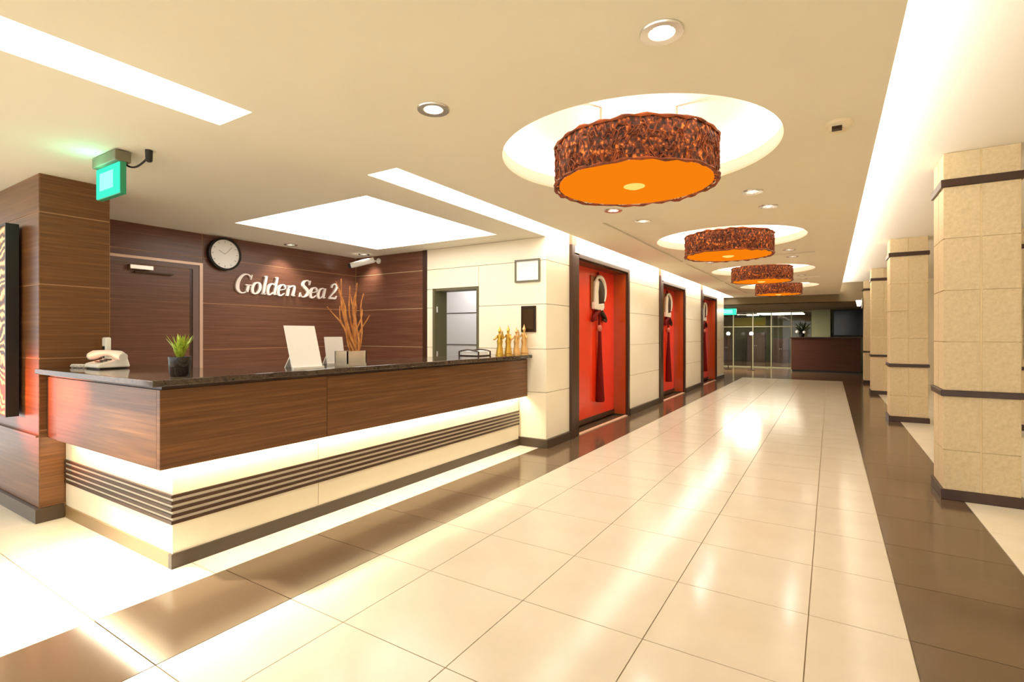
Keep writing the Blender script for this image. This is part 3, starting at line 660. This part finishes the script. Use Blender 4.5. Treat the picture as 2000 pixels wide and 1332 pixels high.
# lettering
GL = {
 'G': (.86, [[(.74, .78, .05), (.66, .93, .05), (.48, 1.0, .06), (.26, .92, .13), (.10, .60, .19), (.12, .26, .18), (.28, .04, .10), (.48, .0, .06), (.64, .10, .08)], [(.68, .44, .15), (.66, .06, .15)], [(.50, .44, .05), (.84, .44, .05)], [(.76, 1.0, .05), (.74, .74, .07)]]),
 'o': (.58, [[(.28, .62, .06), (.12, .52, .13), (.06, .30, .16), (.12, .08, .13), (.27, .0, .06), (.42, .10, .13), (.48, .32, .16), (.42, .54, .13), (.28, .62, .06)]]),
 'l': (.30, [[(.14, 1.0, .14), (.14, .02, .14)], [(.0, .98, .05), (.16, 1.0, .05)], [(.02, .02, .05), (.28, .02, .05)]]),
 'd': (.62, [[(.42, .54, .06), (.28, .62, .06), (.12, .52, .13), (.06, .28, .16), (.12, .06, .13), (.25, .0, .06), (.42, .14, .05)], [(.48, 1.0, .14), (.48, .04, .14)], [(.34, .98, .05), (.5, 1.0, .05)], [(.46, .02, .06), (.62, .06, .04)]]),
 'e': (.54, [[(.10, .30, .05), (.44, .38, .05), (.42, .54, .10), (.28, .62, .06), (.12, .52, .13), (.06, .28, .16), (.12, .06, .14), (.28, .0, .07), (.46, .14, .05)]]),
 'n': (.64, [[(.14, .60, .14), (.14, .0, .14)], [(.02, .58, .05), (.16, .60, .05)], [(.16, .42, .05), (.30, .58, .06), (.42, .60, .09), (.49, .48, .14), (.49, .04, .14)], [(.46, .02, .06), (.62, .04, .04)]]),
 'S': (.66, [[(.56, .78, .05), (.50, .94, .05), (.34, 1.0, .06), (.16, .90, .12), (.14, .70, .15), (.32, .54, .17), (.50, .38, .17), (.52, .16, .14), (.36, .02, .07), (.18, .02, .05), (.06, .20, .05)], [(.58, 1.0, .04), (.56, .74, .06)], [(.05, .0, .04), (.06, .26, .06)]]),
 'a': (.60, [[(.44, .54, .06), (.30, .62, .06), (.12, .50, .13), (.06, .26, .16), (.12, .05, .12), (.24, .0, .06), (.42, .16, .05)], [(.48, .62, .14), (.46, .04, .14)], [(.46, .02, .06), (.62, .06, .04)]]),
 '2': (.62, [[(.10, .70, .12), (.14, .88, .08), (.30, .96, .07), (.46, .84, .15), (.42, .60, .13), (.24, .32, .07), (.04, .06, .05)], [(.04, .05, .12), (.30, .06, .12), (.52, .05, .09)], [(.52, .05, .07), (.56, .22, .04)]]),
 ' ': (.24, [])}
def smooth_path(p, n=6):
    if len(p) < 3: return [Vector(q) for q in p]
    P = [Vector(q) for q in p]; out = []
    for i in range(len(P) - 1):
        a, b, c, d_ = P[max(i - 1, 0)], P[i], P[i + 1], P[min(i + 2, len(P) - 1)]
        for k in range(n):
            s = k / n; out.append(.5 * ((2 * b) + (c - a) * s + (2 * a - 5 * b + 4 * c - d_) * s * s + (3 * b - a - 3 * c + d_) * s ** 3))
    out.append(P[-1]); return out
sg = thing('hotel_name_sign', (XB, 3.1, 1.38), 'white raised italic lettering on the dark wood wall behind the counter', 'sign')
txt = 'Golden Sea 2'; adv = sum(GL[c][0] for c in txt); SC = .172; ky = 1.12 / (adv * SC); pen = 0
M['letter'] = mat('satin_white_letter', srgb(240, 226, 214), .35)
for chx in txt:
    a, strokes = GL[chx]; m = MB()
    for st in strokes:
        q = smooth_path(st); Lp, Rp = [], []
        for i, p in enumerate(q):
            tn = (q[min(i + 1, len(q) - 1)] - q[max(i - 1, 0)]); tn = Vector((tn.x, tn.y)).normalized(); nn = Vector((-tn.y, tn.x)) * max(p.z, .02) / 2
            for s, Ls in ((1, Lp), (-1, Rp)):
                gx, gy = p.x + s * nn.x, p.y + s * nn.y
                Ls.append((2.56 + (pen + gx + .20 * gy - .04) * SC * ky, 1.378 + gy * SC))
        x0, x1 = XB, XB + .022
        for i in range(len(q) - 1):
            A, B, D, E_ = Lp[i], Lp[i + 1], Rp[i + 1], Rp[i]
            m.hexa([(x0, *A), (x0, *B), (x0, *D), (x0, *E_), (x1, *A), (x1, *B), (x1, *D), (x1, *E_)])
    if m.v: m.build('letter', 'letter', sg)
    pen += a
# framed certificate and dark plaque on the cream wall
t = thing('framed_certificate', (-2.30, YS, 1.473), 'thin dark framed white certificate high on the cream wall', 'frame')
x0, x1, z0, z1 = -2.43, -2.172, 1.470, 1.672; fw = .014; m = MB()
for bx in ((x0, x0 + fw, z0, z1), (x1 - fw, x1, z0, z1), (x0 + fw, x1 - fw, z0, z0 + fw), (x0 + fw, x1 - fw, z1 - fw, z1)): m.box(bx[0], bx[1], YS - .018, YS, bx[2], bx[3])
m.build('frame', mat('grey_olive_frame', srgb(110, 104, 78), .4), t); box('sheet', 'paper', t, x0 + fw, x1 - fw, YS - .008, YS, z0 + fw, z1 - fw)
t = thing('dark_plaque', (-2.29, YS, 1.02), 'dark square plaque on the cream wall above the figurines', 'plaque')
box('plate', 'bronze', t, -2.365, -2.214, YS - .014, YS, 1.02, 1.255, .004); box('inset', mat('dark_brown_inset', srgb(66, 46, 24), .2), t, -2.345, -2.234, YS - .017, YS - .014, 1.05, 1.225)
# painting on the wooden block
t = thing('framed_painting', (-4.35, .95, .54), 'tall gold swirled painting in a deep black frame at the left edge', 'painting')
x0, x1, z0, z1 = -4.9, -3.83, .545, 1.612; fw = .012; yb = .951; m = MB()
for bx in ((x0, x0 + fw, z0, z1), (x1 - fw, x1, z0, z1), (x0 + fw, x1 - fw, z0, z0 + fw), (x0 + fw, x1 - fw, z1 - fw, z1)): m.box(bx[0], bx[1], yb - .055, yb, bx[2], bx[3])
m.build('frame', 'black', t); box('canvas', 'painting', t, x0 + fw, x1 - fw, yb - .05, yb - .01, z0 + fw, z1 - fw)
# security camera in the corner
t = thing('security_camera', (-4.40, 3.90, 1.80), 'small white security camera on a bracket in the wood corner', 'camera')
MB().lathe([(.03, 0), (.03, .012)], -4.18, YS - .013, 1.80, 12, ax='y').build('wall_plate', 'white_plastic', t)
MB().tube([(-4.18, YS - .012, 1.80), (-4.20, 3.84, 1.79), (-4.24, 3.80, 1.765)], .010, 6).build('bracket_arm', 'white_plastic', t)
cb = MB().tube([(-4.16, 3.86, 1.80), (-4.34, 3.70, 1.735)], .030, 8).build('body', 'white_plastic', t, smooth=True)
MB().tube([(-4.34, 3.70, 1.735), (-4.36, 3.682, 1.728)], .026, 8).build('lens', 'black', cb)

# ================================================================ CEILING FITTINGS
def spot(x, y, z, power, size, blend=.6, col=(1, .98, .94), rot=(0, 0, 0), radius=.03):
    l = bpy.data.lights.new('downlight_beam', 'SPOT'); l.energy = power; l.spot_size = math.radians(size); l.spot_blend = blend; l.color = col; l.shadow_soft_size = radius
    o = bpy.data.objects.new('downlight_beam', l); C.objects.link(o); o.location = Vector((x, y, z)) * H; o.rotation_euler = rot; return o
first = None
def downlight(x, y, z, label, power, size=110):
    global first
    if first is None:
        t = thing('downlight', (x, y, z), label, 'downlight', 'recessed ceiling downlights')
        MB().lathe([(DR - .002, .02), (DR - .002, -.001), (DR + .016, -.001), (DR + .014, -.006), (DR - .008, -.004), (DR - .012, .02)], x, y, z, 24, close=True).build('trim_ring', 'can', t, smooth=True)
        cn = MB().lathe([(DR, .0), (DR - .006, .07), (.0001, .07)], x, y, z, 20, cap=False).build('can', 'can', t, smooth=True)
        MB().lathe([(.0001, .006), (.022, .010), (.030, .03), (.0001, .032)], x, y, z, 16).build('bulb', 'bulb', cn, smooth=True)
        first = t
    else:
        t = copy_tree(first); t.location = Vector((x, y, z)) * H; t['label'] = label
    spot(x, y, z - .012, power, size)
    return t
side = lambda x: 'left' if x < -.8 else 'right'
for i, (x, y) in enumerate(DL):
    downlight(x, y, ZC, ['largest round downlight at the top of the picture', 'round downlight in the ceiling above the counter edge', 'round downlight just below the nearest drum lamp', 'round downlight right of the nearest drum lamp'][i], P_SPOT)
for i, (x, y) in enumerate(DL_T):
    downlight(x, y, ZT, '%s small downlight of pair %s in the corridor ceiling trays' % (side(x), ['one', 'two', 'three', 'four', 'five'][i // 2]), P_SPOT * (1.35 if x < -.8 else .9), 145)
for i, (x, y) in enumerate(DL_B):
    downlight(x, y, ZC, ['small downlight over the lettering on the wood wall', 'small downlight in the wood corner by the security camera'][i], P_WASH)
for i, (x, y) in enumerate(DL_N):
    downlight(x, y, ZC, 'unseen round downlight added at the left to bleach the pale floor', 1)
    b_ = spot(x, y, ZC - .012, 760, 58, 1.0); b_.rotation_euler = (Vector((-2.28, .80, 0)) - Vector((x, y, ZC))).to_track_quat('-Z', 'Y').to_euler()
# drum lamps
def drum(x, y, z0):
    t = thing('drum_lamp', (x, y, z0), 'x', 'lamp', 'woven drum lamps along the corridor')
    R, hh = .378, .185
    MB().lathe([(R - .02, .012), (R - .006, .008), (R - .004, hh), (R - .02, hh)], x, y, z0, 72, close=True).build('shade', 'shade', t, smooth=True)
    m = MB(); rd = random.Random(2)
    for k in range(330):
        a = rd.uniform(0, 6.283); zz = rd.uniform(.0, hh - .03); ln = rd.uniform(.05, .15); dr = rd.choice((-1, 1)); st = rd.uniform(.15, 1.6); ph = rd.uniform(0, 6)
        pts = []
        for s in range(7):
            q = s / 6; ang = a + dr * ln * q * 1.2; zq = zz + .05 * st * (q - .5) + .012 * math.sin(ph + q * 7); zq = min(max(zq, .004), hh - .004)
            r_ = R + .000 + .003 * math.sin(ph * 2 + q * 9); pts.append((x + r_ * math.cos(ang), y + r_ * math.sin(ang), z0 + zq))
        m.tube(pts, rd.uniform(.0018, .0036), 4, False)
    m.build('woven_strands', 'weave', t, kind='stuff')
    for zz in (.004, hh - .002):
        pts = [(x + (R + .002) * math.cos(a), y + (R + .002) * math.sin(a), z0 + zz + .003 * math.sin(9 * a) + .0025 * math.sin(23 * a + 1)) for a in [2 * math.pi * i / 96 for i in range(97)]]
        MB().tube(pts, [.0065 + .0025 * math.sin(i * 1.7) for i in range(97)], 5, False).build('rim', 'weave', t, label='dark twisted rim')
    MB().lathe([(.0001, .0), (R - .02, .004), (R - .02, .010), (.0001, .008)], x, y, z0, 64).build('diffuser', 'diffuser', t, smooth=True, label='glowing orange fabric disc')
    MB().lathe([(.0001, -.012), (.03, -.010), (.05, -.002), (.05, .002), (.0001, .002)], x, y, z0, 32).build('finial', 'finial', t, smooth=True, label='bright round centre cap')
    for k in range(3):
        a = k * 2.094; MB().tube([(x + .2 * math.cos(a), y + .2 * math.sin(a), z0 + .02), (x + .2 * math.cos(a), y + .2 * math.sin(a), ZC + .19)], .006, 6).build('hanging_rod', 'steel', t)
    return t
def drum_bulb(y):
    l = bpy.data.lights.new('drum_bulb', 'POINT'); l.energy = 16; l.color = (1, .92, .76); l.shadow_soft_size = .06
    o = bpy.data.objects.new('drum_bulb', l); C.objects.link(o); o.location = Vector((LX, y, 1.712 + .13)) * H
for y in LAMPS: drum_bulb(y)
base = drum(LX, LAMPS[0], 1.712)
base['label'] = 'nearest and largest woven drum lamp with a glowing orange underside'
for i, y in enumerate(LAMPS[1:]):
    t = copy_tree(base); t.location = Vector((LX, y, 1.712 + .01)) * H
    t['label'] = ['second woven drum lamp along the corridor ceiling', 'third woven drum lamp along the corridor ceiling', 'farthest woven drum lamp by the dark lobby'][i]
# smoke detector
t = thing('smoke_detector', (.03, 2.46, ZC - .02), 'small white smoke detector on the ceiling near the bright cove', 'detector')
MB().lathe([(.048, 0), (.048, -.012), (.036, -.02), (.034, -.032), (.0001, -.034)], .03, 2.46, ZC, 24).build('body', mat('cream_plastic', srgb(240, 222, 186), .4), t, smooth=True)
MB().box(.005, .04, 2.42, 2.45, ZC - .036, ZC - .024).build('grille', 'bronze', t)
# exit signs
def exit_sign(x0, x1, y, z0, z1, label, cable):
    t = thing('exit_sign', ((x0 + x1) / 2, y, z0), label, 'exit sign', 'green exit signs')
    box('housing', mat('green_acrylic', srgb(40, 150, 110), .3), t, x0, x1, y, y + .025, z0, z1, .003)
    box('face', 'exit', t, x0 + .004, x1 - .004, y - .004, y, z0 + .004, z1 - .004)
    box('symbol_field', 'exit_mid', t, x0 + .05 * (x1 - x0) / .27, x1 - .07 * (x1 - x0) / .27, y - .006, y - .004, z0 + .25 * (z1 - z0), z1 - .2 * (z1 - z0))
    box('top_box', mat('olive_metal_box', srgb(120, 116, 92), .5), t, x0, x1, y - .02, y + .045, z1, z1 + .05, .004)
    if z1 + .05 < ZC - .001: box('hanger', 'bronze', t, (x0 + x1) / 2 - .02, (x0 + x1) / 2 + .05, y, y + .03, z1 + .05, 1.70 if y > YE else ZC)
    if cable:
        cx = (x0 + x1) / 2 + .05
        pts = [(cx + .02 + .15 * s, y + .02 + .06 * s, ZC - .03 - .05 * math.sin(math.pi * s) * (1 - .2 * s)) for s in [i / 12 for i in range(13)]]
        MB().tube([(cx - .03, y + .03, z1 + .05), (cx, y + .03, ZC - .03)] + pts, .0045, 6).build('power_cable', 'black', t, smooth=True)
        e = pts[-1]; MB().lathe([(.016, 0), (.014, -.05), (.008, -.055)], e[0], e[1], ZC, 10).build('plug', 'black', t, smooth=True)
    return t
l = bpy.data.lights.new('exit_glow', 'POINT'); l.energy = 1.3; l.color = (.15, 1, .62); l.shadow_soft_size = .05
o = bpy.data.objects.new('exit_glow', l); C.objects.link(o); o.location = Vector((-2.97, .99, ZC - .09)) * H
exit_sign(-3.05, -2.79, 1.04, 1.655, 1.805, 'bright green exit sign hanging at the upper left by a cable', True)
exit_sign(-2.42, -2.05, 14.2, 1.50, 1.67, 'small green exit sign at the far end of the corridor', False)

# unseen red-orange spotlight and stand, added for the glow on the counter end
t = thing('added_spotlight_stand', (-4.42, .02, 0), 'unseen black stand with a red spotlight, added for the glow on the counter end', 'spotlight')
MB().lathe([(.08, 0), (.08, .015), (.015, .03), (.010, .06), (.010, .58), (.02, .60), (.0001, .61)], -4.42, .02, 0, 20).build('stand', 'black', t, smooth=True)
MB().tube([(-4.46, -.03, .62), (-4.39, .06, .64)], .035, 12, False).build('lamp_head', 'black', t, smooth=True)
l = bpy.data.lights.new('added_red_spot', 'SPOT'); l.energy = 420; l.color = (1, .15, .02); l.spot_size = math.radians(36); l.spot_blend = .9; l.shadow_soft_size = .03
o = bpy.data.objects.new('added_red_spot', l); C.objects.link(o); o.location = Vector((-4.37, .08, .645)) * H
o.rotation_euler = (Vector((-3.62, .96, .62)) * H - o.location).to_track_quat('-Z', 'Y').to_euler()
